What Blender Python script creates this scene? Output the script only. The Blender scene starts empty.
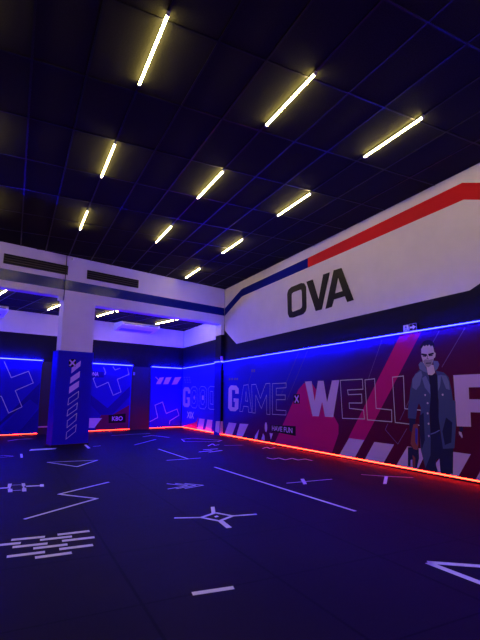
import bpy, bmesh, math, random
import mathutils
from mathutils import Vector as V, Matrix
random.seed(4)
sc = bpy.context.scene
COL = sc.collection
SC = 0.85                      # working units -> metres (applied once at the very end)

# ------------------------------------------------------------------ camera
FPX = 443.255
PITCH, ROLL, YAW = math.radians(9.87), math.radians(.35), math.radians(26.84)
CAM = V((0, 0, 1.5))
FW = V((math.sin(YAW)*math.cos(PITCH), math.cos(YAW)*math.cos(PITCH), math.sin(PITCH)))
r0 = V((math.cos(YAW), -math.sin(YAW), 0)); u0 = r0.cross(FW)
RT = math.cos(ROLL)*r0 + math.sin(ROLL)*u0
UP = -math.sin(ROLL)*r0 + math.cos(ROLL)*u0

def ray(x, y):
    return FW + RT*((x-240)/FPX) - UP*((y-320)/FPX)

# measured directions of the place: the long wall runs along Y, the beam and the alcove are skewed by 15 degrees
SK = math.radians(15.08)
XB = V((math.cos(SK), math.sin(SK), 0)); NB = V((-math.sin(SK), math.cos(SK), 0)); Z = V((0, 0, 1))
WALL = 7.67; BOARD = 7.62      # wall face, mural board face
BEAM_N = 14.0; BACK_N = 18.82; BOARD_N = 18.75
CEIL = 5.98; LOWCEIL = 4.84

class Plane:
    """a flat face of the place: origin, in-plane axes and the normal that faces the room"""
    def __init__(s, o, u, v, n): s.o, s.u, s.v, s.n = o, u, v, n
    def px(s, x, y):
        d = ray(x, y); t = (s.o-CAM).dot(s.n)/d.dot(s.n); p = CAM+d*t-s.o
        return (p.dot(s.u), p.dot(s.v))
    def at(s, uv, h=0.0): return s.o + s.u*uv[0] + s.v*uv[1] + s.n*h
P_RIGHT = Plane(V((BOARD, 0, 0)), V((0, -1, 0)), Z, V((-1, 0, 0)))
P_WALL = Plane(V((WALL, 0, 0)), V((0, -1, 0)), Z, V((-1, 0, 0)))
P_BACK = Plane(NB*BOARD_N, XB, Z, -NB)
P_BEAM = Plane(NB*BEAM_N, XB, Z, -NB)
P_COL = Plane(NB*(BEAM_N-.03), XB, Z, -NB)
P_FLOOR = Plane(V((0, 0, 0)), V((1, 0, 0)), V((0, 1, 0)), Z)

# ------------------------------------------------------------------ materials
def mat(name, col, rough=.6, metal=0.0, spec=.5, emit=None, noise=None):
    m = bpy.data.materials.new(name); m.use_nodes = True
    nt = m.node_tree; b = nt.nodes['Principled BSDF']
    b.inputs['Base Color'].default_value = (*col, 1)
    b.inputs['Roughness'].default_value = rough
    b.inputs['Metallic'].default_value = metal
    b.inputs['Specular IOR Level'].default_value = spec
    if emit:
        b.inputs['Emission Color'].default_value = (*emit[0], 1)
        b.inputs['Emission Strength'].default_value = emit[1]
    if noise:
        sc_, amt, bump = noise
        tc = nt.nodes.new('ShaderNodeTexCoord'); nz = nt.nodes.new('ShaderNodeTexNoise')
        nz.inputs['Scale'].default_value = sc_; nz.inputs['Detail'].default_value = 5
        nt.links.new(tc.outputs['Object'], nz.inputs['Vector'])
        rp = nt.nodes.new('ShaderNodeValToRGB')
        rp.color_ramp.elements[0].position = .3; rp.color_ramp.elements[1].position = .7
        rp.color_ramp.elements[0].color = (*[c*(1-amt) for c in col], 1)
        rp.color_ramp.elements[1].color = (*[min(1, c*(1+amt)) for c in col], 1)
        nt.links.new(nz.outputs['Fac'], rp.inputs['Fac']); nt.links.new(rp.outputs['Color'], b.inputs['Base Color'])
        if bump:
            bp = nt.nodes.new('ShaderNodeBump'); bp.inputs['Strength'].default_value = bump; bp.inputs['Distance'].default_value = .01
            nt.links.new(nz.outputs['Fac'], bp.inputs['Height']); nt.links.new(bp.outputs['Normal'], b.inputs['Normal'])
    return m

def emitter(name, rgb):
    m = bpy.data.materials.new(name); m.use_nodes = True
    nt = m.node_tree; nt.nodes.clear()
    e = nt.nodes.new('ShaderNodeEmission'); o = nt.nodes.new('ShaderNodeOutputMaterial')
    s = max(rgb); e.inputs['Color'].default_value = (*[c/s for c in rgb], 1); e.inputs['Strength'].default_value = s
    nt.links.new(e.outputs[0], o.inputs[0]); return m

M = dict(
    white_paint=mat('white wall paint', (.69, .635, .77), .6, spec=.2, noise=(3, .03, .05)),
    dark_paint=mat('black navy wall paint', (.008, .006, .018), .6, spec=.12, noise=(4, .1, .05)),
    red_paint=mat('red stripe paint', (.58, .008, .02), .5, spec=.15),
    blue_paint=mat('blue stripe paint', (.002, .006, .22), .5, spec=.06),
    blue_gloss=mat('glossy blue band', (.003, .010, .17), .24, spec=.35),
    black_vinyl=mat('black vinyl letters', (.010, .010, .011), .4, spec=.15),
    ceil_tile=mat('black mineral ceiling tile', (.023, .023, .013), .9, spec=.05, noise=(60, .25, .3)),
    ceil_rail=mat('black lacquered ceiling rail', (.010, .010, .011), .3, metal=.0, spec=.15),
    black_metal=mat('black metal', (.012, .012, .014), .4, metal=.3),
    grille=mat('grey grille slats', (.10, .09, .08), .35, metal=.6),
    black_hole=mat('black duct lining', (.008, .007, .007), .9),
    plastic_white=mat('white plastic', (.80, .80, .80), .35),
    plastic_grey=mat('grey plastic', (.25, .25, .27), .4),
    plastic_pink=mat('reddish plastic', (.75, .20, .22), .4),
    door_black=mat('black door leaf', (.012, .010, .016), .45),
    steel=mat('brushed steel', (.55, .55, .58), .3, metal=.9),
    mark=mat('pale floor paint', (.78, .76, .80), .5),
    print_white=mat('printed lilac', (.66, .42, .97), .5, spec=.12),
    print_line=mat('printed thin line', (.72, .68, .80), .5, spec=.12),
    print_dimline=mat('printed dim line', (.22, .16, .34), .5, spec=.12),
    print_pink=mat('printed magenta', (.62, .008, .20), .5, spec=.12),
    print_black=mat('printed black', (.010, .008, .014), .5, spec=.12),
    print_dark=mat('printed dark wine', (.15, .006, .08), .5, spec=.12),
    print_blue=mat('printed blue', (.012, .006, .62), .5, spec=.12),
    print_navy=mat('printed navy', (.010, .004, .30), .5, spec=.12),
    print_mid=mat('printed mid blue', (.012, .006, .45), .5, spec=.12),
    clad_blue=mat('blue column wrap', (.012, .006, .52), .45, spec=.12),
    coat=mat('printed slate coat', (.07, .085, .26), .5, spec=.12),
    coat_light=mat('printed slate coat light', (.17, .19, .50), .5, spec=.12),
    coat_dark=mat('printed dark cloth', (.022, .022, .09), .5, spec=.12),
    shirt=mat('printed dark shirt', (.018, .013, .06), .5, spec=.12),
    skin=mat('printed skin', (.70, .54, .80), .5, spec=.12),
    skin_dark=mat('printed stubble', (.36, .29, .44), .5, spec=.12),
    gun_red=mat('printed dull red', (.30, .07, .09), .5, spec=.12),
    gun_blue=mat('printed bright blue', (.06, .05, .55), .5, spec=.12),
    led_blue=emitter('blue light strip', (.55, .62, 420.)),
    led_red=emitter('red light strip', (60., .72, .28)),
    led_red_soft=emitter('softer red light strip', (32., .66, .26)),
    tube=emitter('warm tube light', (60., 46., 18.)),
)

def gradient_print():
    """printed artwork whose ink goes from navy at the far end to dark wine at the near end"""
    m = bpy.data.materials.new('printed navy to wine artwork'); m.use_nodes = True
    nt = m.node_tree; b = nt.nodes['Principled BSDF']; b.inputs['Roughness'].default_value = .55; b.inputs['Specular IOR Level'].default_value = .12
    tc = nt.nodes.new('ShaderNodeNewGeometry'); sp = nt.nodes.new('ShaderNodeSeparateXYZ')
    nt.links.new(tc.outputs['Position'], sp.inputs[0])
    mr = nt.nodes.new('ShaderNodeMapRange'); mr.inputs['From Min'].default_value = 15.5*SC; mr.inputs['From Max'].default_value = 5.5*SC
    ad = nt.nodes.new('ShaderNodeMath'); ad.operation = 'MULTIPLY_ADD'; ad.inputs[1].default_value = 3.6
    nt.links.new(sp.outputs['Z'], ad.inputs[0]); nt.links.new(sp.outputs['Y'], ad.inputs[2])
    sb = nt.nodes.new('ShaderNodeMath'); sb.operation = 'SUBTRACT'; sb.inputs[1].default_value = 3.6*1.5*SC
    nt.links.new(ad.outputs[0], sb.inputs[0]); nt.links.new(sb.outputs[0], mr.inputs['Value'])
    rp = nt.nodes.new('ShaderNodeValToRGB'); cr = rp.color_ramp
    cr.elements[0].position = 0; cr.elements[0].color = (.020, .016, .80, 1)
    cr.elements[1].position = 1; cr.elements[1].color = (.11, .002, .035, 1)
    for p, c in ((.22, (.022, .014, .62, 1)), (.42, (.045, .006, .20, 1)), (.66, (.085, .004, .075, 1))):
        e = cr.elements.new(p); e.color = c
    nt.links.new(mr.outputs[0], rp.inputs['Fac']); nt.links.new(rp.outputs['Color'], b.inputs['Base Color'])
    return m
M['artwork'] = gradient_print()

def floor_mat():
    """black rubber tiles, one metre square, with dark open seams"""
    m = mat('black rubber floor tiles', (.020, .017, .026), .55, spec=.04)
    nt = m.node_tree; b = nt.nodes['Principled BSDF']
    tc = nt.nodes.new('ShaderNodeTexCoord'); sp = nt.nodes.new('ShaderNodeSeparateXYZ')
    nt.links.new(tc.outputs['Object'], sp.inputs[0])
    def math_(op, a, bb):
        n = nt.nodes.new('ShaderNodeMath'); n.operation = op
        for k, v in enumerate((a, bb)):
            if isinstance(v, (int, float)): n.inputs[k].default_value = v
            else: nt.links.new(v, n.inputs[k])
        return n.outputs[0]
    def seam(out, off, period, w):
        a = math_('ADD', out, -off*SC+200*period*SC); f = math_('MODULO', a, period*SC)
        d = math_('MINIMUM', f, math_('SUBTRACT', period*SC, f))
        return math_('LESS_THAN', d, w)
    s = math_('MAXIMUM', seam(sp.outputs['X'], .98, 1.15, .011), seam(sp.outputs['Y'], 3.49, 1.18, .008))
    nz = nt.nodes.new('ShaderNodeTexNoise'); nz.inputs['Scale'].default_value = 1.3; nz.inputs['Detail'].default_value = 6
    nt.links.new(tc.outputs['Object'], nz.inputs['Vector'])
    rp = nt.nodes.new('ShaderNodeValToRGB')
    rp.color_ramp.elements[0].position = .35; rp.color_ramp.elements[0].color = (.008, .0045, .0075, 1)
    rp.color_ramp.elements[1].position = .7; rp.color_ramp.elements[1].color = (.0125, .0070, .0115, 1)
    nt.links.new(nz.outputs['Fac'], rp.inputs['Fac'])
    mx = nt.nodes.new('ShaderNodeMix'); mx.data_type = 'RGBA'
    nt.links.new(s, mx.inputs[0]); nt.links.new(rp.outputs['Color'], mx.inputs[6]); mx.inputs[7].default_value = (.0008, .0007, .001, 1)
    nt.links.new(mx.outputs[2], b.inputs['Base Color'])
    n2 = nt.nodes.new('ShaderNodeTexNoise'); n2.inputs['Scale'].default_value = 180
    nt.links.new(tc.outputs['Object'], n2.inputs['Vector'])
    bp = nt.nodes.new('ShaderNodeBump'); bp.inputs['Strength'].default_value = .25; bp.inputs['Distance'].default_value = .004
    nt.links.new(n2.outputs['Fac'], bp.inputs['Height']); nt.links.new(bp.outputs['Normal'], b.inputs['Normal'])
    return m
M['floor'] = floor_mat()

# ------------------------------------------------------------------ mesh builder
class MB:
    def __init__(s): s.v, s.f, s.m, s.mats = [], [], [], []
    def mi(s, name):
        if name not in s.mats: s.mats.append(name)
        return s.mats.index(name)
    def face(s, pts, m):
        k = len(s.v); s.v += [V(p) for p in pts]; s.f.append(list(range(k, k+len(pts)))); s.m.append(s.mi(m))
    def hexa(s, c, m):
        k = len(s.v); s.v += [V(p) for p in c]; i = s.mi(m)
        for q in ((0, 3, 2, 1), (4, 5, 6, 7), (0, 1, 5, 4), (1, 2, 6, 5), (2, 3, 7, 6), (3, 0, 4, 7)):
            s.f.append([k+j for j in q]); s.m.append(i)
    def box(s, a, b, m):
        (x0, y0, z0), (x1, y1, z1) = a, b
        s.hexa([(x0, y0, z0), (x1, y0, z0), (x1, y1, z0), (x0, y1, z0), (x0, y0, z1), (x1, y0, z1), (x1, y1, z1), (x0, y1, z1)], m)
    def skew(s, u, n, z, m):
        """box in the alcove's axes: u along the beam, n into the alcove"""
        q = [XB*a + NB*b + Z*c for c in z for a, b in ((u[0], n[0]), (u[1], n[0]), (u[1], n[1]), (u[0], n[1]))]
        s.hexa(q, m)
    def cyl(s, p0, p1, r, m, seg=12, r1=None):
        p0, p1 = V(p0), V(p1); d = (p1-p0).normalized(); a = d.orthogonal().normalized(); b = d.cross(a)
        r1 = r if r1 is None else r1; k = len(s.v); i = s.mi(m)
        for p, rr in ((p0, r), (p1, r1)):
            for j in range(seg):
                t = 2*math.pi*j/seg; s.v.append(p + a*(rr*math.cos(t)) + b*(rr*math.sin(t)))
        for j in range(seg):
            s.f.append([k+j, k+(j+1) % seg, k+seg+(j+1) % seg, k+seg+j]); s.m.append(i)
        s.f.append([k+j for j in range(seg)][::-1]); s.m.append(i)
        s.f.append([k+seg+j for j in range(seg)]); s.m.append(i)
    # flat marks on a plane (h = height of the ink layer above the face)
    def poly(s, pl, uv, m, h=.003): s.face([pl.at(q, h*.3) for q in uv], m)
    def poly_px(s, pl, pts, m, h=.003): s.poly(pl, [pl.px(*q) for q in pts], m, h)
    def stroke(s, pl, uv, w, m, h=.004, closed=False, ext=1.0):
        n = len(uv); segs = n if closed else n-1
        for i in range(segs):
            a = V(uv[i]); b = V(uv[(i+1) % n]); d = (b-a)
            if d.length < 1e-6: continue
            d.normalize(); e = V((-d.y, d.x))*w/2; x = d*(w/2*ext)
            s.poly(pl, [a-x-e, b+x-e, b+x+e, a-x+e], m, h)
    def stroke_px(s, pl, pts, w, m, h=.004, closed=False, ext=1.0): s.stroke(pl, [pl.px(*q) for q in pts], w, m, h, closed, ext)
    def build(s, name, parent=None, bevel=0):
        me = bpy.data.meshes.new(name)
        off = parent['_o'] if parent is not None and '_o' in parent else (0, 0, 0)
        off = V(off)
        me.from_pydata([tuple(p-off) for p in s.v], [], s.f); me.validate()
        for n in s.mats: me.materials.append(M[n])
        for p, i in zip(me.polygons, s.m): p.material_index = i
        me.update()
        bm = bmesh.new(); bm.from_mesh(me)
        closed = [f for f in bm.faces if all(len(e.link_faces) == 2 for e in f.edges)]
        if closed: bmesh.ops.recalc_face_normals(bm, faces=closed)
        bm.to_mesh(me); bm.free()
        o = bpy.data.objects.new(name, me); COL.objects.link(o)
        if parent is not None:
            o.parent = parent; o['_o'] = tuple(off)
        if bevel:
            md = o.modifiers.new('Bevel', 'BEVEL'); md.width = bevel*SC; md.segments = 2; md.limit_method = 'ANGLE'
        return o

def tag(o, label=None, cat=None, group=None, kind=None):
    for k, v in (('label', label), ('category', cat), ('group', group), ('kind', kind)):
        if v: o[k] = v
    return o
def thing(name, label, cat, loc, group=None):
    o = bpy.data.objects.new(name, None); COL.objects.link(o); o.location = loc; o['_o'] = tuple(loc); o.empty_display_size = .1
    return tag(o, label, cat, group)
def struct(o): o['kind'] = 'structure'; return o

def text_polys(mb, pl, s, u0, v0, u1, v1, m, h=.006):
    """block lettering fitted into a rectangle of a plane"""
    cu = bpy.data.curves.new('txt', 'FONT'); cu.body = s; cu.fill_mode = 'FRONT'; cu.offset = .02
    ob = bpy.data.objects.new('txt', cu); COL.objects.link(ob)
    dg = bpy.context.evaluated_depsgraph_get(); dg.update()
    me = bpy.data.meshes.new_from_object(ob.evaluated_get(dg))
    xs = [v.co.x for v in me.vertices]; ys = [v.co.y for v in me.vertices]
    a, b, c, d = min(xs), max(xs), min(ys), max(ys)
    for p in me.polygons:
        mb.poly(pl, [(u0+(me.vertices[i].co.x-a)/(b-a)*(u1-u0), v0+(me.vertices[i].co.y-c)/(d-c)*(v1-v0)) for i in p.vertices], m, h)
    bpy.data.objects.remove(ob); bpy.data.curves.remove(cu); bpy.data.meshes.remove(me)

def Q(ox, oy, s, pts): return [(ox+x/s, oy+y/s) for x, y in pts]

# ------------------------------------------------------------------ the room shell
XL, YF = -9.0, -5.0
def yb(x, n): return (n - NB.x*x)/NB.y       # y on the skewed line N = n
b = MB(); b.box((XL-.2, YF-.2, -.15), (WALL+.35, 25, 0), 'floor'); struct(b.build('floor'))

b = MB()                                       # main ceiling: tiles with T rails
b.face([(XL, YF, CEIL), (WALL+.2, YF, CEIL), (WALL+.2, yb(WALL+.2, BEAM_N+.3), CEIL), (XL, yb(XL, BEAM_N+.3), CEIL)][::-1], 'ceil_tile')
k = -14
while 5.52+.707*k < WALL:
    x = 5.52+.707*k
    if x > XL: b.box((x-.014, YF, CEIL-.012), (x+.014, yb(x, BEAM_N)-.002, CEIL-.001), 'ceil_rail')
    k += 1
for j in range(-5, 9):
    y = 4.57+1.43*j
    x1 = min(WALL-.002, 1e9); x0 = XL
    xs = (BEAM_N - NB.y*y)/NB.x                # where this rail meets the beam
    if xs > x0: x0 = xs+.01
    if x0 < x1: b.box((x0, y-.014, CEIL-.0125), (x1, y+.014, CEIL-.001), 'ceil_rail')
struct(b.build('ceiling'))
b = MB()                                       # alcove ceiling, lower
b.skew((-5.2, 13.3), (BEAM_N+.36, BACK_N+.1), (LOWCEIL, LOWCEIL+.1), 'ceil_tile')
for i in range(12):
    u = 3.02+.95*i
    b.skew((u-.014, u+.014), (BEAM_N+.37, BACK_N), (LOWCEIL-.012, LOWCEIL-.001), 'ceil_rail')
for i in range(3):
    n = 15.1+1.43*i
    b.skew((-4, 12.9), (n-.014, n+.014), (LOWCEIL-.0125, LOWCEIL-.001), 'ceil_rail')
struct(b.build('ceiling'))

# long right wall with its painted bands
b = MB()
b.box((WALL, YF, 0), (WALL+.2, 24, CEIL+.1), 'dark_paint')
W_ = lambda x, y: P_WALL.px(x, y)
yc = yb(WALL, BEAM_N)                          # corner with the beam face
top = [(-yc, 4.235), (-15.46, 3.555), (-5.4, 3.545), (-5.0, 3.70), (-1.2, 3.70), (-.8, 3.55), (5, 3.55), (5, CEIL), (-yc, CEIL)]
b.poly(P_WALL, top, 'white_paint', .002)
ysplit = -10.62
b.poly(P_WALL, [(-yc, 5.17), (-yc, 4.845), (-15.01, 5.365), (ysplit, 5.372), (ysplit, 5.676), (-15.02, 5.665)], 'blue_paint', .004)
b.poly(P_WALL, [(ysplit, 5.676), (ysplit, 5.372), (-5.36, 5.385), (-4.6, 5.06), (5, 5.06), (5, 5.40), (-4.6, 5.40), (-5.36, 5.746)], 'red_paint', .004)
# alcove part of the same wall
ya, yz = -yb(WALL, BEAM_N+.36), -yb(WALL, BACK_N)
b.poly(P_WALL, [(yz, 3.98), (ya, 3.95), (ya, LOWCEIL), (yz, LOWCEIL)], 'white_paint', .002)
struct(b.build('wall_right'))

b = MB()                                       # alcove back wall, white above, black below
b.skew((-4.2, 13.2), (BACK_N, BACK_N+.2), (0, CEIL), 'dark_paint')
pb = Plane(NB*BACK_N, XB, Z, -NB)
b.poly(pb, [(-4, 3.95), (13.0, 3.97), (13.0, LOWCEIL), (-4, LOWCEIL)], 'white_paint', .002)
struct(b.build('wall_back'))
b = MB(); b.box((XL-.2, YF, 0), (XL, 24, CEIL+.1), 'white_paint'); struct(b.build('wall_left'))
b = MB(); b.box((XL, YF-.2, 0), (WALL+.2, YF, CEIL+.1), 'white_paint'); struct(b.build('wall_front'))

# beam over the alcove mouth
b = MB()
b.skew((-5.4, 5.03), (BEAM_N+.004, BEAM_N+.35), (4.62, CEIL), 'white_paint')
b.skew((5.03, 11.70), (BEAM_N, BEAM_N+.35), (4.47, CEIL), 'white_paint')
b.poly(P_BEAM, [(-5.4, 4.838), (11.69, 4.845), (11.69, 5.172), (-5.4, 5.18)], 'blue_gloss', .004)
struct(b.build('beam'))

# ------------------------------------------------------------------ column
b = MB()
b.skew((5.05, 6.085), (BEAM_N, BEAM_N+.36), (2.9, 4.47), 'white_paint')
col = struct(b.build('column'))
b = MB()
b.skew((4.985, 6.11), (BEAM_N-.03, BEAM_N+.44), (.012, 2.905), 'clad_blue')
c = lambda pts: Q(30, 340, 5.8125, pts)
b.poly_px(P_COL, c([(225, 112), (268, 110), (268, 155), (225, 157)]), 'print_black', .003)
b.stroke_px(P_COL, c([(233, 119), (260, 147)]), .05, 'print_white', .006)
b.stroke_px(P_COL, c([(260, 119), (233, 147)]), .05, 'print_white', .006)
for q in ([(268, 140), (296, 120), (292, 152), (240, 194), (242, 162)], [(236, 218), (291, 180), (288, 216), (232, 254)], [(229, 273), (286, 236), (283, 272), (226, 312)]):
    b.poly_px(P_COL, c(q), 'print_white')
for q in ([(225, 340), (283, 298), (279, 336), (220, 378)], [(220, 408), (276, 366), (271, 402), (215, 442)], [(217, 470), (272, 426), (267, 466), (215, 510)], [(213, 536), (269, 492), (264, 532), (209, 576)]):
    b.stroke_px(P_COL, c(q), .014, 'print_line', closed=True)
w = b.build('printed_wrap', col)
b = MB(); b.skew((4.96, 6.13), (BEAM_N-.05, BEAM_N+.46), (0, .05), 'black_metal'); b.build('base_plate', col)

# engaged pier at the right end of the beam
PU = 11.525
P_SIDE = Plane(XB*PU, -NB, Z, -XB)             # its left flank
b = MB()
b.skew((PU, 11.72), (BEAM_N, BEAM_N+.35), (0, 4.47), 'dark_paint')
b.poly(P_BEAM, [(PU, 4.03), (11.69, 4.05), (11.69, 4.47), (PU, 4.47)], 'white_paint', .004)
b.poly(P_SIDE, [(-BEAM_N-.35, 4.0), (-BEAM_N, 4.03), (-BEAM_N, 4.47), (-BEAM_N-.35, 4.47)], 'white_paint', .004)
pier = struct(b.build('pillar'))

# ------------------------------------------------------------------ tube lights
def tube_light(p, d, L, ceil, label, group):
    """batten with one bare tube, end holders at both ends; p = middle on the ceiling, d = direction"""
    d = V((d[0], d[1], 0)).normalized(); e = V((-d.y, d.x, 0)); p = V((p[0], p[1], ceil))
    t = thing('tube_light', label, 'ceiling light', p, group)
    def ob(a0, a1, w, z0, z1, m):
        bb = MB(); q = [p + d*a + e*bq + Z*c_ for c_ in (z0, z1) for a, bq in ((a0, -w), (a1, -w), (a1, w), (a0, w))]
        bb.hexa(q, m); return bb
    ob(-L/2, L/2, .012, -.024, -.0005, 'black_metal').build('batten', t)
    for s in (-1, 1):
        ob(s*L/2-.016, s*L/2+.016, .018, -.072, -.024, 'plastic_grey').build('tube_holder', t)
    bb = MB(); bb.cyl(p-d*(L/2-.018)+Z*-.056, p+d*(L/2-.018)+Z*-.056, .017, 'tube', 12); bb.build('tube', t)
    return t
ROWS = [(5.09, 1.35), (8.14, 1.39), (11.40, 1.42), (14.68, 1.47)]
GT = 'bare tube lights under the black ceiling'
where = {
    (0, 0): 'topmost lit tube light in the photo, steep and leftmost of the nearest row',
    (1, 0): 'lit tube light, middle of the three nearest ceiling tubes',
    (2, 0): 'lit tube light nearest the red wall stripe, long and slanted',
    (0, 1): 'lit tube light in the second row, left one of that row',
    (1, 1): 'lit tube light in the second row, middle one of three',
    (2, 1): 'lit tube light in the second row, nearest the right wall',
    (0, 2): 'short looking tube light in the third row, just above the beam vents',
    (1, 2): 'short looking tube light in the third row, middle one of three',
    (2, 2): 'short looking tube light in the third row, nearest the right wall',
    (2, 3): 'farthest ceiling tube light, against the beam near the wall corner',
}
for i, x in enumerate((1.245, 3.36, 5.475)):
    for j, (y, L) in enumerate(ROWS):
        if (i, j) in where: tube_light((x+.02, y), (0, 1), L, CEIL, where[(i, j)], GT)
# the same rows go on over the part of the hall behind and left of the camera
for x in (-.85, -2.98, -5.1):
    for y, L in ROWS[:3]:
        if y < yb(x, BEAM_N)-1: tube_light((x, y), (0, 1), L, CEIL, 'lit tube light over the left part of the hall, out of view', GT)
for x in (-2.98, -.85, 1.27, 3.40, 5.53):
    for y in (-1.3, 1.9):
        tube_light((x, y), (0, 1), 1.38, CEIL, 'lit tube light overhead behind the camera, out of view', GT)
GA = 'tube lights in the low alcove ceiling'
for u, n, lab in ((3.62, 15.25, 'alcove tube light cut by the left edge of the photo, under the beam'),
                  (5.72, 16.8, 'alcove tube light just left of the column, seen under the beam'),
                  (7.74, 16.8, 'alcove tube light just right of the column, farther of the pair'),
                  (7.80, 15.25, 'alcove tube light right of the column, nearer tip under the beam'),
                  (10.55, 16.8, 'alcove tube light above the right end of the air conditioner, farther of two'),
                  (10.60, 15.25, 'alcove tube light right of the air conditioner, nearer tip under the beam')):
    p = XB*u + NB*n
    tube_light((p.x, p.y), NB, 1.46, LOWCEIL, lab, GA)

# ------------------------------------------------------------------ light strips
def strip(name, label, group, mk, p_ch, p_df, m):
    t = thing(name, label, 'light strip', p_ch[0], group)
    mk(p_ch, 'black_metal').build('channel', t); mk(p_df, m).build('diffuser', t)
    return t
def right_strip(y0, y1, z, m, label, group, low, lip=True):
    x1 = BOARD-.008
    t = thing('light_strip', label, 'light strip', (x1, (y0+y1)/2, z), group)
    b1 = MB(); b2 = MB()
    if low:
        b1.box((x1-.05, y0, 0.001), (x1, y1, .032), 'black_metal')
        if lip: b1.box((x1-.030, y0, .053), (x1, y1, .060), 'black_metal'); b1.box((x1-.003, y0, .032), (x1, y1, .053), 'black_metal')
        b2.box((x1-.032, y0, .033), (x1-.004, y1, .052), m)
    else:
        b1.box((BOARD-.008, y0, z), (BOARD+.03, y1, z+.02), 'black_metal'); b2.box((BOARD-.038, y0, z+.004), (BOARD-.012, y1, z+.021), m)
        if lip:
            b1.box((BOARD-.030, y0, z-.002), (BOARD-.008, y1, z+.003), 'black_metal'); b1.box((BOARD-.030, y0, z+.022), (BOARD-.008, y1, z+.027), 'black_metal')
    b1.build('channel', t); b2.build('diffuser', t)
def back_strip(u0, u1, z, m, label, group, low, n=BOARD_N):
    p = XB*((u0+u1)/2)+NB*(n-.02)+Z*z
    t = thing('light_strip', label, 'light strip', p, group)
    b1 = MB(); b2 = MB()
    if low:
        b1.skew((u0, u1), (n-.058, n-.008), (.001, .032), 'black_metal'); b2.skew((u0, u1), (n-.042, n-.012), (.033, .047), m)
        b1.skew((u0, u1), (n-.039, n-.008), (.048, .054), 'black_metal'); b1.skew((u0, u1), (n-.011, n-.008), (.032, .048), 'black_metal')
    else:
        b1.skew((u0, u1), (n-.008, n+.02), (z, z+.02), 'black_metal'); b2.skew((u0, u1), (n-.038, n-.009), (z, z+.028), m)
    b1.build('channel', t); b2.build('diffuser', t)
GB, GR = 'blue light strips on top of the mural boards', 'red light strips along the foot of the murals'
TOPZ = 2.90
YP = yb(BOARD, BEAM_N)                        # where the board meets the pier
YR0, YR1 = yb(BOARD, BEAM_N+.36), yb(BOARD, BOARD_N)
right_strip(10.70, YP-.075, TOPZ, 'led_blue', 'blue light strip above the word GAME, farthest piece of the long wall', GB, False)
right_strip(8.57, 10.64, TOPZ, 'led_blue', 'blue light strip above the solid letter W, middle piece of the long wall', GB, False)
right_strip(-4.9, 8.50, TOPZ, 'led_blue', 'blue light strip under the exit sign, nearest piece of the long wall', GB, False)
right_strip(YR0+.02, YR1-.07, TOPZ, 'led_blue', 'blue light strip above the word GOOD inside the alcove', GB, False, False)
back_strip(PU-.02, 11.64, TOPZ, 'led_blue', 'very short blue light strip across the pier face', GB, False, BEAM_N-.03)
fb1 = MB(); fb1.skew((PU-.068, PU-.040), (BEAM_N+.01, BEAM_N+.33), (TOPZ+.004, TOPZ+.026), 'led_blue')
fb2 = MB(); fb2.skew((PU-.039, PU-.004), (BEAM_N+.01, BEAM_N+.33), (TOPZ, TOPZ+.02), 'black_metal')
ft = thing('light_strip', 'very short blue light strip along the flank of the pier', 'light strip', XB*(PU-.04)+NB*(BEAM_N+.17)+Z*TOPZ, GB)
fb2.build('channel', ft); fb1.build('diffuser', ft)
right_strip(-4.9, YP-.075, .03, 'led_red', 'long red light strip at the foot of the nearest wall mural', GR, True)
right_strip(YR0+.02, YR1-.09, .03, 'led_red', 'red light strip at the foot of the GOOD mural in the alcove', GR, True, False)
back_strip(PU-.02, 11.60, .03, 'led_red', 'very short red light strip at the foot of the pier', GR, True, BEAM_N-.03)
UA = (-3.4, 6.08); UB = (7.05, 10.11); UC = (11.14, 12.93)
for (u0, u1), w_ in ((UA, 'left board with the large outlined cross'), (UB, 'middle board behind the column'), (UC, 'narrow board at the alcove corner')):
    back_strip(u0, u1-(.06 if u1 > 12 else 0), TOPZ, 'led_blue', 'blue light strip on top of the '+w_, GB, False)
    back_strip(u0, u1-(.06 if u1 > 12 else 0), .03, 'led_red_soft', 'red light strip at the foot of the '+w_, GR, True)

# ------------------------------------------------------------------ long mural on the right wall
GM = 'printed mural boards round the hall'
mur = thing('mural_board', 'long printed mural reading GAME WELL with magenta slashes and a man in a coat', 'mural', (BOARD, 6, 0), GM)
b = MB(); R_ = P_RIGHT
b.box((BOARD, -4.95, .0), (WALL-.001, YP-.04, TOPZ-.001), 'artwork')
L = lambda ox, oy, s: (lambda pts: Q(ox, oy, s, pts))
# magenta blob behind W and slanted magenta band
b.poly_px(R_, [(298.5, 389.5), (304, 383.2), (312, 383.5), (331.7, 412), (338.5, 424.5), (338.5, 434), (331, 456), (273.5, 444), (276, 440)], 'print_pink', .003)
b.poly_px(R_, [(400.5, 334.5), (421.5, 331.5), (364.4, 440.5), (348.4, 438)], 'print_pink', .003)
# thin drafting lines
for q in ([(307.5, 351), (287, 400)], [(298.7, 352.5), (281, 395)], [(382, 340), (368, 380)], [(439, 331.5), (420, 366)], [(465, 328), (442, 367)], [(418, 382), (400, 420)], [(246, 392), (252, 372)]):
    b.stroke_px(R_, q, .010, 'print_dimline', .005)
b.stroke_px(R_, L(330, 410, 5.333)([(308, 75), (295, 105), (362, 182), (410, 100)]), .012, 'print_dimline', .005)
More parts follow.
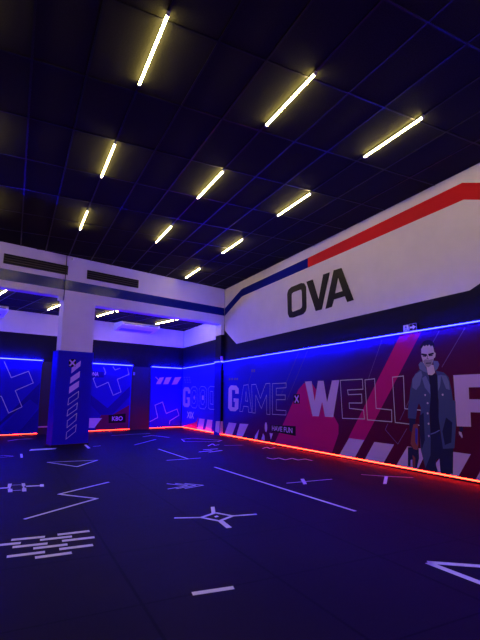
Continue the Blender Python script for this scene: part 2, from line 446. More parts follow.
# slanted white blocks along the foot
blocks = [[(228.8, 422.5), (236.5, 423.3), (232, 435.8), (224.5, 434)], [(239.8, 423.6), (248.5, 424), (242.2, 438), (236, 436.5)],
          [(349, 438.1), (364.3, 440), (354.5, 458.2), (339.3, 455)], [(374.4, 441.9), (394.1, 444.5), (383, 464), (364.5, 460)],
          [(407.5, 446.3), (421, 448.5), (425, 455), (417, 471), (395.5, 466.6)], [(436, 463), (440, 458), (441.5, 476), (437, 475)],
          [(452.5, 451.7), (470.8, 454.2), (457, 479), (450, 477.7)], [(484, 464), (500, 466), (486, 486), (474, 483)]]
for q in blocks: b.poly_px(R_, q, 'print_white', .005)
g = L(255, 415, 9.6)
b.poly_px(R_, g([(0, 200), (40, 135), (20, 230), (-5, 235)]), 'print_white', .005)
b.poly_px(R_, g([(78, 175), (92, 200), (95, 245), (60, 235)]), 'print_white', .005)
b.poly_px(R_, g([(140, 172), (172, 178), (152, 238)]), 'print_white', .005)
cu, cv = R_.px(266, 427.2)
b.poly(R_, [(cu+.085*math.cos(t*math.pi/9), cv+.16*math.sin(t*math.pi/9)) for t in range(18)], 'print_white', .005)
# tiny illegible tags near the top, drawn as plain ticks
for x in (229, 231.6, 234.4, 236.6): b.poly_px(R_, [(x, 378), (x+1.3, 377.9), (x+1.3, 380), (x, 380.1)], 'print_dimline', .005)
for x in (251.5, 253.6): b.poly_px(R_, [(x, 369.5), (x+1.4, 369.3), (x+1.4, 372), (x, 372.2)], 'print_dimline', .005)
b.build('board', mur)

def letters(name, parent, pl, solids=(), lines=(), w=.016, label=None, m='print_white', lm='print_line', h=.007):
    b = MB()
    for q in solids: b.poly_px(pl, q, m, h)
    for q in lines: b.stroke_px(pl, q, w, lm, h, closed=True)
    o = b.build(name, parent)
    if label: o['label'] = label
    return o
a = L(225, 365, 6)
letters('lettering', mur, R_, [a([(22, 140), (35, 122), (68, 124), (82, 142), (82, 172), (62, 172), (61, 150), (42, 150), (42, 252), (58, 255), (60, 222), (52, 221), (52, 200), (82, 202), (80, 262), (62, 278), (32, 275), (19, 258)])],
        [a([(88, 278), (112, 122), (140, 118), (160, 285), (142, 283), (139, 250), (112, 247), (105, 280)]), a([(122, 215), (126, 160), (136, 218)]),
         a([(165, 287), (160, 118), (185, 116), (212, 200), (245, 112), (270, 110), (270, 297), (250, 295), (250, 180), (218, 262), (185, 180), (182, 288)]),
         a([(285, 296), (285, 112), (367, 108), (367, 136), (308, 140), (308, 180), (362, 180), (362, 208), (308, 208), (308, 270), (366, 274), (366, 300)])],
        .014, 'word GAME, solid first letter and outlined rest')
e = L(300, 340, 6); f = L(340, 330, 6)
letters('lettering', mur, R_, [e([(30, 250), (70, 247), (88, 365), (108, 245), (142, 245), (163, 372), (192, 243), (236, 240), (200, 463), (150, 460), (133, 372), (113, 458), (75, 457)])],
        [e([(242, 242), (375, 235), (378, 295), (285, 300), (290, 328), (370, 325), (372, 378), (295, 378), (297, 410), (382, 420), (387, 474), (255, 470)]),
         [(365, 379.9), (374.7, 378.8), (376.2, 408.3), (391.7, 410), (391.9, 421.8), (367.5, 419.8)],
         [(392.5, 377.2), (403.5, 376), (404.8, 408.7), (421, 410.2), (421.5, 425.5), (395.3, 422.4)]],
        .018, 'word WELL, solid first letter and outlined rest')
# the big P: stem, bar and bowl
b = MB()
s0 = R_.px(453.3, 375.2); s1 = R_.px(456.9, 426.3); s2 = R_.px(471.2, 426.8); s3 = R_.px(470.6, 412.2); i0 = R_.px(468.8, 387.4); i1 = R_.px(469.3, 399.2)
wv = (s0[1], s1[1], s3[1], i0[1], i1[1]); ue = i0[0]
b.poly(R_, [s0, (ue+.55, s0[1]), (ue+.78, s0[1]-.2), (ue+.78, s3[1]+.2), (ue+.55, s3[1]), s3, s2, s1], 'print_white', .007)
b.poly(R_, [i0, (ue+.36, i0[1]), (ue+.36, i1[1]), i1], 'artwork', .009)
b.build('lettering', mur)['label'] = 'solid pale letter P at the right edge'
# black caption boxes
b = MB()
b.poly_px(R_, [(293.6, 394.4), (299.8, 394), (299.8, 403.6), (293.6, 403.8)], 'print_black', .009)
b.stroke_px(R_, [(295.2, 396.2), (298.3, 401.8)], .055, 'print_white', .012); b.stroke_px(R_, [(298.3, 396), (295.2, 402)], .055, 'print_white', .012)
b.build('caption_box', mur)['label'] = 'small black box with a white cross'
b = MB()
b.poly_px(R_, [(270.6, 424.8), (295.8, 426.2), (295.8, 436), (270.6, 431.2)], 'print_black', .009)
q0 = R_.px(272, 430.8); q1 = R_.px(292.4, 427.6); q2 = R_.px(292.4, 433); q3 = R_.px(272, 425.8)
text_polys(b, R_, 'HAVE FUN', q0[0], (q0[1]+q2[1])/2, q1[0], (q1[1]+q3[1])/2, 'print_white', .012)
b.build('caption_box', mur)['label'] = 'black box reading HAVE FUN'

# printed man in a long coat (flat print on the board)
A = L(405, 335, 8); B = L(405, 400, 8)
b = MB()
def fig(q, m, h): b.poly_px(R_, q, m, h)
fig(B([(160, 400), (205, 250), (280, 240), (305, 385), (387, 380), (384, 592), (285, 578), (276, 465), (250, 478), (245, 512), (265, 575), (170, 552)]), 'coat_dark', .010)
fig(A([(190, 315), (262, 315), (268, 500)])+B([(270, 140), (282, 245), (205, 258), (195, 0)])+A([(205, 480)]), 'shirt', .012)
fig(A([(170, 245), (228, 238), (242, 300), (218, 322), (185, 318)]), 'skin', .013)
fig(A([(125, 270), (85, 312), (60, 352), (45, 430), (35, 520)])+B([(25, 60), (25, 146), (88, 150), (100, 60)])+A([(112, 545)])+B([(128, 60), (118, 250), (128, 400), (165, 545), (205, 440), (206, 300), (196, 100)])+A([(207, 480), (192, 330), (165, 285)]), 'coat', .014)
fig(A([(245, 285), (312, 300), (350, 338), (372, 430), (384, 520)])+B([(405, 10), (410, 190), (396, 386), (305, 390), (285, 250), (270, 140), (270, 0)])+A([(266, 500), (260, 330)]), 'coat', .014)
fig(A([(60, 352), (85, 312), (130, 285), (140, 320), (120, 400), (90, 440), (60, 420)]), 'coat_light', .016)
fig(A([(290, 320), (330, 325), (352, 370), (360, 440), (330, 430), (310, 380)]), 'coat_light', .016)
fig(B([(115, 130), (150, 100), (160, 320), (135, 400), (118, 260)]), 'coat_dark', .016)
fig(B([(330, 140), (380, 180), (372, 340), (320, 360), (300, 250)]), 'coat_dark', .016)
fig(A([(138, 345), (168, 325), (202, 400), (204, 475), (160, 420)]), 'coat_light', .018)
fig(A([(262, 325), (292, 318), (282, 410), (266, 450)]), 'coat_light', .018)
fig(A([(110, 238), (125, 214), (152, 222), (168, 258), (184, 305), (150, 292), (118, 272)]), 'coat_light', .018)
fig(A([(226, 205), (264, 210), (276, 236), (262, 270), (244, 288), (232, 250)]), 'coat_light', .018)
fig(A([(236, 138), (247, 146), (243, 178), (232, 184)]), 'skin', .017)
fig(A([(130, 95), (150, 80), (200, 72), (226, 90), (236, 140), (233, 182), (225, 212), (214, 244), (190, 262), (165, 250), (146, 216), (132, 170)]), 'skin', .018)
fig(A([(146, 206), (165, 194), (188, 200), (226, 192), (217, 236), (190, 259), (165, 248)]), 'skin_dark', .020)
fig(A([(118, 100), (134, 74), (150, 50), (182, 38), (216, 46), (236, 72), (237, 118), (228, 96), (220, 84), (208, 92), (196, 76), (184, 90), (172, 80), (160, 92), (150, 84), (140, 98), (132, 112)]), 'shirt', .020)
for q, w_ in (([(138, 154), (172, 160)], .035), ([(194, 156), (226, 148)], .035), ([(146, 168), (168, 170)], .022), ([(198, 166), (220, 162)], .022), ([(184, 165), (178, 190), (190, 192)], .012), ([(172, 226), (208, 224)], .02)):
    b.stroke_px(R_, A(q), w_, 'shirt', .022)
for q in (A([(163, 480), (182, 545), (303, 478)])+B([(183, 25), (183, 107), (190, 190), (192, 288)])):
    u_, v_ = R_.px(*q); b.poly(R_, [(u_+.022*math.cos(t*math.pi/4), v_+.022*math.sin(t*math.pi/4)) for t in range(8)], 'skin', .020)
b.stroke_px(R_, B([(210, 272), (240, 262), (275, 243)]), .02, 'coat_light', .018)
fig(B([(432, 214), (466, 214), (464, 252), (440, 254)]), 'coat_dark', .010)
fig(B([(430, 252), (452, 258), (462, 290), (458, 306), (446, 290), (434, 275)]), 'skin', .010)
fig(B([(35, 146), (86, 150), (82, 205), (55, 262), (36, 240)]), 'coat_dark', .018)
fig(B([(25, 378), (110, 375), (113, 470), (95, 545), (64, 540), (60, 475), (46, 480), (44, 532), (25, 530)]), 'coat_dark', .018)
fig(B([(68, 195), (105, 190), (110, 360), (100, 400), (70, 392), (46, 350), (55, 266)]), 'gun_red', .020)
fig(B([(84, 222), (104, 232), (101, 366), (84, 335)]), 'gun_blue', .022)
fig(B([(62, 440), (84, 462), (84, 538), (68, 536)]), 'gun_red', .022)
o = b.build('printed_figure', mur); o['label'] = 'printed man in a long slate coat holding a long gun'

# ------------------------------------------------------------------ GOOD mural (alcove end of the same wall)
gm = thing('mural_board', 'printed mural reading GOOD on the alcove side wall behind the pier', 'mural', (BOARD, YR0+2, 0), GM)
b = MB(); b.box((BOARD, YR0+.005, 0), (WALL-.001, YR1-.03, TOPZ-.001), 'artwork')
for q in ([(199.5, 418.5), (204.8, 419), (202.5, 430.5), (197.2, 429)], [(207.5, 419.5), (212.5, 420), (211, 432.5), (205, 430.5)]): b.poly_px(R_, q, 'print_white', .005)
b.poly_px(R_, [(183.5, 426), (196, 422), (198.5, 417), (196, 430), (184, 427.3)], 'print_pink', .004)
for i in range(3):
    for j in range(3):
        x, y = 184+i*2.4+j*.5, 377+j*2.4
        b.poly_px(R_, [(x, y), (x+1, y), (x+1, y+1), (x, y+1)], 'print_dimline', .005)
b.build('board', gm)
d_ = L(178, 360, 8)
b = MB()
b.poly_px(R_, d_([(42, 240), (54, 217), (84, 218), (98, 240), (97, 268), (80, 268), (79, 248), (60, 248), (58, 345), (76, 348), (78, 318), (70, 316), (70, 298), (96, 300), (94, 362), (82, 378), (52, 375), (41, 358)]), 'print_white', .007)
for q in ([(104, 235), (118, 215), (142, 215), (154, 235), (153, 365), (140, 385), (114, 380), (104, 362)], [(114, 265), (124, 245), (138, 245), (144, 262), (142, 330), (132, 350), (120, 345), (113, 325)],
          [(170, 235), (184, 212), (214, 214), (229, 236), (226, 370), (212, 392), (180, 388), (168, 366)], [(182, 262), (192, 240), (208, 242), (214, 262), (212, 335), (200, 360), (188, 350), (182, 330)],
          [(243, 228), (258, 210), (290, 214), (306, 250), (302, 360), (286, 396), (256, 394), (243, 380)], [(257, 250), (280, 252), (280, 355), (258, 350)]):
    b.stroke_px(R_, d_(q), .014, 'print_line', .007, closed=True)
b.poly_px(R_, d_([(124, 300), (130, 280), (137, 302), (130, 322)]), 'print_white', .007)
b.poly_px(R_, d_([(192, 285), (206, 284), (206, 320), (192, 318)]), 'print_white', .007)
b.build('lettering', gm)['label'] = 'word GOOD, solid first letter and outlined rest'
b = MB()
q0 = R_.px(187, 417); q1 = R_.px(194, 412.6)
text_polys(b, R_, 'XIX', q0[0], q0[1]-.04, q1[0], q1[1]+.02, 'print_line', .007)
b.build('lettering', gm)['label'] = 'small pale tag under the big G'

# pier board, face blackened to paint in its shade, one pale block
pm = thing('mural_board', 'narrow board on the pier face, shade painted in black, with one pale block', 'mural', XB*11.5+NB*(BEAM_N-.03), GM)
pp = Plane(NB*(BEAM_N-.03), XB, Z, -NB)
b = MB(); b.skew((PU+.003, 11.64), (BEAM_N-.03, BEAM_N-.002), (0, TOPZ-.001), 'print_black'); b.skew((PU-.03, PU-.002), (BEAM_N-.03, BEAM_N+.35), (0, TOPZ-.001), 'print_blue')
b.poly_px(pp, [(220.6, 421.3), (223.6, 421.4), (222.8, 434.2), (219.6, 433.5)], 'print_white', .004)
b.poly_px(Plane(XB*(PU-.03), -NB, Z, -XB), [(216, 421.2), (220, 421.3), (219, 433), (215, 431.5)], 'print_white', .004)
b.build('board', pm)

# ------------------------------------------------------------------ back murals
K = P_BACK
am = thing('mural_board', 'blue printed board at the left edge with a large outlined cross', 'mural', XB*3+NB*BOARD_N, GM)
b = MB(); b.skew(UA, (BOARD_N, BACK_N-.001), (0, TOPZ-.001), 'print_blue')
a = L(0, 355, 7.52)
b.poly_px(K, a([(300, 210), (290, 385), (225, 335), (0, 530), (-60, 560), (-60, 500), (0, 505), (170, 340)]), 'print_navy', .003)
b.poly_px(K, a([(225, 338), (296, 385), (140, 580), (10, 575), (10, 545)]), 'print_mid', .004)
b.poly_px(K, a([(293, 400), (285, 580), (140, 580)]), 'print_navy', .004)
b.stroke_px(K, a([(-30, 312), (10, 310), (65, 437), (165, 390), (115, 268), (250, 210), (215, 122), (85, 170), (32, 50)]), .022, 'print_line', .006)
b.build('board', am)
bm_ = thing('mural_board', 'blue printed board seen just right of the column with a dark chevron', 'mural', XB*9+NB*BOARD_N, GM)
b = MB(); b.skew(UB, (BOARD_N, BACK_N-.001), (0, TOPZ-.001), 'print_blue')
a = L(85, 355, 8)
b.poly_px(K, a([(-60, 220), (40, 310), (180, 425), (358, 255), (345, 600), (-60, 600)]), 'print_mid', .003)
b.poly_px(K, a([(-60, 225), (40, 315), (180, 425), (360, 250), (358, 330), (215, 480), (125, 480), (40, 395), (-60, 310)]), 'print_navy', .005)
b.poly_px(K, a([(130, 475), (215, 480), (355, 400), (345, 600), (75, 600)]), 'print_dark', .004)
b.poly_px(K, a([(-20, 505), (135, 505), (75, 583), (-20, 583)]), 'print_white', .007)
b.stroke_px(K, a([(150, 100), (165, 140), (158, 155)]), .02, 'print_line', .007)
b.stroke_px(K, a([(82, 175), (66, 190), (92, 260), (185, 218), (225, 322), (288, 295), (258, 195), (352, 155), (340, 105)]), .02, 'print_line', .007)
b.stroke_px(K, a([(225, 95), (240, 120), (280, 105)]), .02, 'print_line', .007)
b.build('board', bm_)
b = MB()
b.poly_px(K, a([(188, 480), (325, 468), (325, 540), (188, 545)]), 'print_black', .009)
q0 = K.px(*a([(215, 527)])[0]); q1 = K.px(*a([(302, 490)])[0]); text_polys(b, K, 'KBO', q0[0], q0[1], q1[0], q1[1], 'print_white', .012)
b.build('caption_box', bm_)['label'] = 'black box with three pale characters'
b = MB()
b.poly_px(K, a([(20, 128), (150, 130), (150, 180), (20, 180)]), 'print_navy', .009)
q0 = K.px(*a([(38, 166)])[0]); q1 = K.px(*a([(110, 138)])[0]); text_polys(b, K, 'DNA', q0[0], q0[1], q1[0], q1[1], 'print_white', .012)
b.build('caption_box', bm_)['label'] = 'dark box with pale letters beside the column'
cm = thing('mural_board', 'narrow blue printed board in the alcove corner with three slashes and an outlined cross', 'mural', XB*12.4+NB*BOARD_N, GM)
b = MB(); b.skew(UC, (BOARD_N, BACK_N-.001), (0, TOPZ-.001), 'print_blue')
a = L(140, 360, 8)
for q in ([(158, 142), (192, 138), (165, 192), (128, 192), (140, 170)], [(208, 140), (252, 137), (225, 192), (186, 194)], [(280, 140), (330, 136), (296, 193), (254, 197)]): b.poly_px(K, a(q), 'print_white', .004)
b.stroke_px(K, a([(126, 138), (150, 160)]), .03, 'print_white', .005)
b.stroke_px(K, a([(75, 495), (142, 460), (120, 362), (180, 336), (210, 428), (296, 392), (312, 442), (240, 486), (234, 512)]), .02, 'print_line', .005)
b.build('board', cm)

# dark doorways between the boards
b = MB(); b.skew((UB[1]+.02, UC[0]-.02), (BACK_N-.05, BACK_N-.002), (0, 2.88), 'door_black'); d1 = struct(b.build('door_1'))
b = MB(); b.skew((UB[1]+.07, UB[1]+.16), (BACK_N-.075, BACK_N-.051), (2.48, 2.62), 'plastic_grey'); b.build('door_sign', d1)
b = MB(); b.skew((UA[1]+.02, UB[0]-.02), (BACK_N-.05, BACK_N-.002), (0, 2.88), 'door_black'); d2 = struct(b.build('door_2'))
b = MB(); b.skew((UA[1]+.04, UB[0]-.04), (BACK_N-.11, BACK_N-.052), (.26, .31), 'steel'); b.build('push_bar', d2)

# ------------------------------------------------------------------ lettering OVA on the white wall
ova = thing('wall_lettering', 'big black letters OVA on the white upper wall', 'wall lettering', (WALL, 10.5, 4), None)
a = L(270, 250, 4.8)
def slab(name, outer, hole=None, keyhole=None):
    """one letter cut from sheet, 2 cm proud of the wall"""
    b = MB(); P = P_WALL; h0, h1 = .003, .022
    if hole:
        n = len(outer)
        for i in range(n):
            j = (i+1) % n; b.face([P.at(P.px(*outer[i]), h1), P.at(P.px(*outer[j]), h1), P.at(P.px(*hole[j]), h1), P.at(P.px(*hole[i]), h1)], 'black_vinyl')
        rings = (outer, hole)
    elif keyhole:
        k, h = keyhole; n = len(outer)         # three quads and a fan round the counter
        top, li, ri = h
        tl, tr, br = outer[1], outer[2], outer[3]; bl = outer[0]
        for q in ((bl, tl, top, li), (tl, tr, top), (tr, br, ri, top), (bl, li, outer[6], outer[7]), (li, ri, outer[5], outer[6]), (ri, br, outer[4], outer[5])):
            b.face([P.at(P.px(*c_), h1) for c_ in q], 'black_vinyl')
        rings = (outer, h)
    else:
        b.face([P.at(P.px(*q), h1) for q in outer], 'black_vinyl'); rings = (outer,)
    for rg in rings:
        for i in range(len(rg)):
            j = (i+1) % len(rg); p, q = P.px(*rg[i]), P.px(*rg[j])
            b.face([P.at(p, h0), P.at(q, h0), P.at(q, h1), P.at(p, h1)], 'black_vinyl')
    b.build(name, ova)
slab('letter', a([(85, 212), (90, 193), (103, 179), (152, 159), (165, 160), (174, 176), (176, 276), (172, 294), (160, 308), (112, 325), (96, 325), (88, 308)]), a([(104, 218), (106, 209), (113, 203), (145, 191), (152, 191), (155, 199), (157, 268), (155, 276), (148, 283), (115, 296), (108, 296), (105, 289)]))
slab('letter', a([(177, 153), (206, 142), (235, 240), (258, 118), (287, 108), (249, 286), (222, 293)]))
slab('letter', a([(269, 283), (308, 98), (344, 87), (403, 240), (373, 250), (362, 222), (308, 238), (298, 273)]), keyhole=(1, a([(328, 128), (313, 209), (351, 197)])))

# ------------------------------------------------------------------ vents in the beam
GV = 'long slotted vents in the beam face'
def vent(u0, u1, z0, z1, label):
    t = thing('air_vent', label, 'air vent', XB*((u0+u1)/2)+NB*BEAM_N+Z*z0, GV); n = BEAM_N
    b = MB(); b.skew((u0, u1), (n-.012, n-.001), (z0, z1), 'black_hole'); b.build('duct', t)
    b = MB()
    for (a0, a1, c0, c1) in ((u0, u1, z0, z0+.018), (u0, u1, z1-.018, z1), (u0, u0+.018, z0, z1), (u1-.018, u1, z0, z1)): b.skew((a0, a1), (n-.03, n-.012), (c0, c1), 'black_metal')
    b.build('frame', t)
    for k in range(3):
        zc = z0+(z1-z0)*(k+1)/4
        b = MB(); q = [XB*a_+NB*(n-dn)+Z*(zc+dz) for dz0 in (0, .008) for a_, dn, dz in ((u0+.02, .026, dz0-.012), (u1-.02, .026, dz0-.012), (u1-.02, .013, dz0+.02), (u0+.02, .013, dz0+.02))]
        b.hexa(q, 'grille'); b.build('slat', t)
vent(3.20, 5.09, 5.338, 5.637, 'long black slotted vent in the beam, left one, reaching the hanging cable')
vent(5.73, 7.63, 5.335, 5.63, 'long black slotted vent in the beam, right one, beyond the column')
# cable and small sensor
b = MB(); q = P_BEAM.at((5.015, 0), .05)
b.cyl(q+Z*4.50, q+Z*(CEIL-.001), .012, 'black_metal', 8); tag(b.build('hanging_cable'), 'thin black cable running down the beam face beside the left vent', 'cable')
s_ = thing('ceiling_sensor', 'small white dome sensor on the beam top beside the cable', 'sensor', P_BEAM.at((5.21, 5.87), .001))
b = MB(); b.cyl(P_BEAM.at((5.21, 5.90), .001), P_BEAM.at((5.21, 5.90), .03), .055, 'plastic_white', 16); b.build('base', s_)
b = MB(); b.cyl(P_BEAM.at((5.21, 5.90), .03), P_BEAM.at((5.21, 5.90), .075), .045, 'plastic_white', 16, .02); b.build('dome', s_)
b = MB(); b.skew((4.88, 5.0), (BEAM_N+.02, BEAM_N+.12), (4.49, 4.62), 'plastic_white'); tag(b.build('junction_box'), 'small box under the beam where the cable ends, left of the column', 'junction box')

# ------------------------------------------------------------------ air conditioners
GC = 'white air conditioners high on the alcove wall'
def aircon(u0, u1, label):
    n1, n0 = BACK_N-.003, BACK_N-.82; zt = LOWCEIL-.02
    t = thing('air_conditioner', label, 'air conditioner', XB*((u0+u1)/2)+NB*n1+Z*(zt-.45), GC)
    prof = [(n1, zt), (n0+.05, zt), (n0, zt-.05), (n0, zt-.13), (n0+.06, zt-.17), (n1-.12, zt-.34), (n1, zt-.34)]
    b = MB(); L_ = [XB*u0+NB*n+Z*z for n, z in prof]; R2 = [XB*u1+NB*n+Z*z for n, z in prof]
    k = len(prof); b.v = L_+R2; i = b.mi('plastic_white')
    for j in range(k): b.f.append([j, (j+1) % k, k+(j+1) % k, k+j]); b.m.append(i)
    b.f.append(list(range(k))[::-1]); b.m.append(i); b.f.append(list(range(k, 2*k))); b.m.append(i)
    b.build('housing', t)
    def on(s0, s1, d):                          # point on the slanted underside
        a0, a1 = V((n0+.06, zt-.17)), V((n1-.12, zt-.34)); p = a0.lerp(a1, s0); return p.x, p.y-d
    b = MB()
    pa, pb_ = on(.52, 0, .006), on(.92, 0, .006)
    q = [XB*u+NB*n+Z*(z+dz) for dz in (0, .005) for u, (n, z) in ((u0+.15, pa), (u1-.15, pa), (u1-.15, pb_), (u0+.15, pb_))]
    b.hexa(q, 'plastic_grey'); b.build('intake_grille', t)
    b = MB(); b.skew((u0+.1, u1-.1), (n0-.006, n0+.002), (zt-.12, zt-.07), 'plastic_grey'); b.build('outlet_slot', t)
aircon(9.12, 11.06, 'white air conditioner hung high on the alcove wall right of the column')
aircon(2.5, 4.46, 'white air conditioner high on the alcove wall, cut by the left edge')

# ------------------------------------------------------------------ exit sign and red beacon above the boards
ex = thing('exit_sign', 'small black and white running man exit sign on the mural top', 'exit sign', (BOARD+.0, 6.86, TOPZ+.021))
y0, y1, z0, z1 = 6.66, 7.04, TOPZ+.03, TOPZ+.20
b = MB(); b.box((BOARD-.0, y0, z0), (BOARD+.03, y1, z1), 'black_metal'); b.box((BOARD+.005, y0+.05, TOPZ+.0205), (BOARD+.025, y1-.05, z0), 'black_metal'); b.build('housing', ex)
pe = Plane(V((BOARD, 0, 0)), V((0, -1, 0)), Z, V((-1, 0, 0)))
b = MB()
b.poly(pe, [(-y1+.012, z0+.012), (-y1+.155, z0+.012), (-y1+.155, z1-.012), (-y1+.012, z1-.012)], 'plastic_white', .003)
m0 = -y1+.085                                       # running figure in the white half
b.poly(pe, [(m0-.012, z1-.03), (m0+.012, z1-.03), (m0+.012, z1-.052), (m0-.012, z1-.052)], 'print_black', .005)
b.stroke(pe, [(m0, z1-.058), (m0-.006, z0+.075), (m0+.03, z0+.055), (m0+.03, z0+.025)], .016, 'print_black', .005)
b.stroke(pe, [(m0-.006, z0+.075), (m0-.03, z0+.045), (m0-.045, z0+.05)], .014, 'print_black', .005)
b.stroke(pe, [(m0-.035, z0+.095), (m0, z1-.06), (m0+.035, z0+.085)], .012, 'print_black', .005)
m1 = -y1+.19; zc = (z0+z1)/2                        # arrow to the right in the black half
b.poly(pe, [(m1, zc-.018), (m1+.08, zc-.018), (m1+.08, zc-.055), (m1+.165, zc), (m1+.08, zc+.055), (m1+.08, zc+.018), (m1, zc+.018)], 'plastic_white', .003)
b.stroke(pe, [(m1-.012, z0+.010), (-y0-.010, z0+.010), (-y0-.010, z1-.010), (m1-.012, z1-.010)], .006, 'plastic_white', .003, True)
b.build('pictogram', ex)
be = thing('warning_beacon', 'tiny reddish beacon on the mural top at the pier edge', 'beacon', XB*PU+NB*(BEAM_N-.014)+Z*(TOPZ+.021))
b = MB(); b.skew((PU-.02, PU+.08), (BEAM_N-.028, BEAM_N-.001), (TOPZ+.0205, TOPZ+.07), 'plastic_white'); b.build('base', be)
b = MB(); b.skew((PU-.015, PU+.075), (BEAM_N-.05, BEAM_N-.001), (TOPZ+.071, TOPZ+.24), 'plastic_pink'); b.build('lens', be)

# ------------------------------------------------------------------ painted floor marks
GF = 'pale painted marks on the black floor'
def fmark(label, lines=(), polys=(), w=.055, closed=False, name='floor_marking'):
    b = MB()
    for q in lines: b.stroke_px(P_FLOOR, q, w, 'mark', .003, closed, 0 if len(q) == 2 else .5)
    for q in polys: b.poly_px(P_FLOOR, q, 'mark', .003)
    o = b.build(name); tag(o, label, 'floor marking', GF)
fmark('long straight pale line across the middle of the floor towards the right', [[(215, 467.2), (284, 489), (354.8, 511)]])
fmark('pale zigzag line on the floor in front of the column', [[(25, 519), (97, 498.6), (59, 494.2), (108.5, 482.2)]], w=.05)
fmark('thin flat triangle outline on the floor near the column', [[(47.5, 462.3), (97.5, 460.2), (77, 466.7)]], w=.045, closed=True)
fmark('square with thick corners on a line, at the left edge of the floor', [[(10, 485.3), (22.9, 484.7), (24.5, 490), (9.6, 490.8)]],
      [[(8, 483.8), (12, 483.6), (11, 487), (7.5, 487.2)], [(21.5, 483.4), (25, 483.2), (25.6, 486.2), (22, 486.4)], [(22, 488), (26.2, 487.8), (26.4, 491.4), (22.2, 491.6)], [(7.8, 489), (12.4, 488.8), (12.4, 492), (8, 492.3)],
       [(26, 485.8), (40, 485.2), (40, 484.3), (43.8, 484.2), (43.8, 486.6), (40, 486.8), (40, 486.1), (26, 486.9)], [(-6, 488), (9, 487.2), (9, 488.3), (-6, 489.2)]], w=.025, closed=True)
a = L(0, 500, 4)
bars = [[(-30, 183), (83, 172)], [(45, 160), (180, 147)], [(50, 189), (190, 174)], [(160, 160), (288, 146)], [(230, 139), (358, 124)], [(133, 194), (270, 178)], [(248, 164), (378, 149)], [(27, 227), (180, 208)], [(140, 231), (287, 211)], [(237, 197), (372, 180)]]
fmark('cluster of ten parallel pale dashes on the floor at the lower left', [a(q) for q in bars], w=.072)
a = L(150, 460, 4)
fmark('four armed star with a diamond centre in the middle of the floor', [a([(97, 232), (205, 230)]), a([(427, 217), (328, 224)]), a([(205, 230), (262, 211)]), a([(262, 211), (330, 224)]), a([(330, 224), (278, 244)]), a([(278, 244), (205, 230)])],
      [a([(243, 188), (258, 187), (262, 212), (246, 214)]), a([(270, 244), (290, 240), (328, 270), (306, 273)]), a([(256, 226), (268, 222), (276, 227), (262, 230)])], w=.05)
fmark('three overlapping chevrons pointing right, left of the long floor line', [a([(68, 95), (150, 103), (72, 116)]), a([(102, 94), (182, 102), (105, 115)]), a([(140, 94), (213, 101), (140, 114)])], w=.03)
fmark('short slanted pale stroke meeting a flat stroke, middle of the floor', [[(158.3, 449), (188.5, 459)], [(166.5, 460.4), (201, 458)]], w=.045)
fmark('single short slanted stroke on the floor before the black door', [[(134.4, 445), (155.8, 439.4)]], w=.05)
fmark('broken flat stroke on the far floor before the black door, left of the door', [[(111.5, 435.6), (130, 434.4), (150, 433.4)]], w=.06)
fmark('short bent stroke on the far floor before the narrow board', [[(143, 436.8), (152, 435.4), (169, 437.4)]], w=.06)
fmark('long flat arrow outline on the floor below the GOOD mural', [[(181.7, 439.3), (184.6, 441.6), (217.5, 441.6), (221.7, 440.4), (192, 438.2)]], w=.05, closed=True)
fmark('cluster of small dashes on the floor left of the long line', [[(199, 452), (212, 450.6)], [(203, 449.8), (218, 448.8)], [(209, 452.2), (222, 450.4)]], w=.07)
fmark('tiny zigzag on the floor below the pier', [[(208, 446), (212.5, 443.8), (215, 445.4), (219, 444.6)]], w=.05)
fmark('short flat stroke on the floor below the word GAME', [[(224, 445.4), (243, 445.2)]], w=.045)
fmark('tiny zigzag on the floor below the HAVE FUN box', [[(262.5, 448.5), (267, 447.2), (270, 448.6), (275, 447.6)]], w=.05)
fmark('wavy flat stroke on the floor below the letter W', [[(267, 457.8), (273, 459.2), (279, 458), (285, 459.8), (292, 458.4), (298, 460), (305, 459), (312, 460.6)]], w=.05)
fmark('line crossed by a short thick bar, right of the long line', [[(286.5, 483.2), (332, 479.2)]], [[(300.4, 479), (304, 478.8), (307, 484), (303.4, 484.4)]], w=.035)
fmark('flat line with a short bar below it, near the printed man', [[(361.5, 474.6), (385, 476.2), (413, 477.6)]], [[(384.6, 476.4), (388, 476.4), (386.6, 484), (383, 484)]], w=.03)
fmark('lone thick pale dash at the bottom of the floor', (), [[(191.4, 592.2), (233, 586), (234.6, 589.2), (193, 595.6)]])
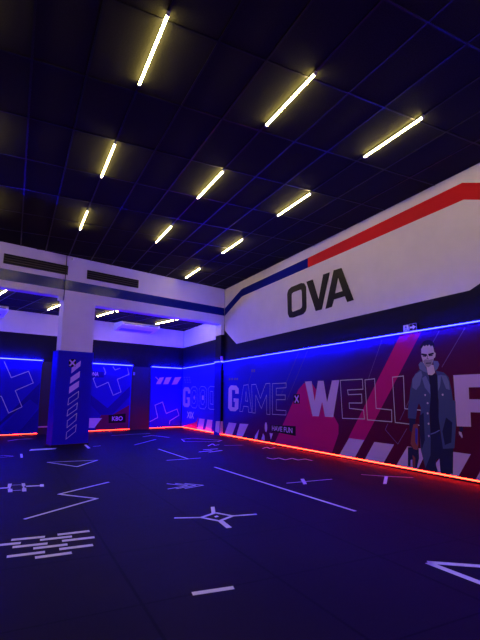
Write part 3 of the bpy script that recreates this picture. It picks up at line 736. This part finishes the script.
fmark('sharp triangle outline cut by the right edge of the frame', [[(427.5, 562.4), (500, 567.6)], [(427.5, 562.6), (520, 598)], [(500, 567.6), (520, 598)]], w=.075)
fmark('small slanted tick on the floor at the foot of the column', (), [[(84, 445), (86, 444.6), (90.5, 448), (88, 448.6)]])
fmark('small flat stroke on the floor right of the column foot', [[(93, 446.4), (101, 445.8)]], w=.05)
fmark('dim flat bar on the floor left of the column foot', (), [[(31, 449.2), (57, 448), (55, 449.2), (29, 450.8)]])
fmark('tiny upright tick on the floor at the far left', (), [[(20, 454), (22.4, 453.8), (23, 457.6), (20.6, 457.8)]])
fmark('thin pointed outline on the floor at the far left edge', [[(-6, 456), (4, 455.4), (13.5, 456.2), (4, 457.2), (-6, 457.4)]], w=.03)
fmark('long faint flat stroke at the far left, under the cross board', [[(8, 441), (18, 439.4), (32, 438.8)]], w=.06)
fmark('short pale stroke close to the red light right of the column', [[(98, 433), (112, 432.6)]], w=.07)

# ------------------------------------------------------------------ scale to metres, camera, world
done = set()
for o in list(sc.objects):
    o.location = o.location*SC
    if o.type == 'MESH' and o.data.name not in done:
        done.add(o.data.name); o.data.transform(Matrix.Scale(SC, 4)); o.data.update()
    if '_o' in o: del o['_o']
cam = bpy.data.cameras.new('camera'); co = bpy.data.objects.new('camera', cam); COL.objects.link(co)
rm = Matrix((RT, UP, -FW)).transposed().to_4x4()
co.matrix_world = Matrix.Translation(CAM*SC) @ rm
cam.sensor_fit = 'AUTO'; cam.sensor_width = 36; cam.lens = FPX/640*36; cam.clip_end = 200; cam.clip_start = .02
sc.camera = co
wd = bpy.data.worlds.new('world'); sc.world = wd; wd.use_nodes = True
wd.node_tree.nodes['Background'].inputs[0].default_value = (0, 0, 0, 1)
vs = sc.view_settings
sc.display_settings.display_device = 'sRGB'
vs.view_transform = 'Standard'; vs.look = 'None'; vs.gamma = 1; vs.use_curve_mapping = False
vs.exposure = 0.0
sc.cycles.max_bounces = 8
sc.cycles.sample_clamp_indirect = 10
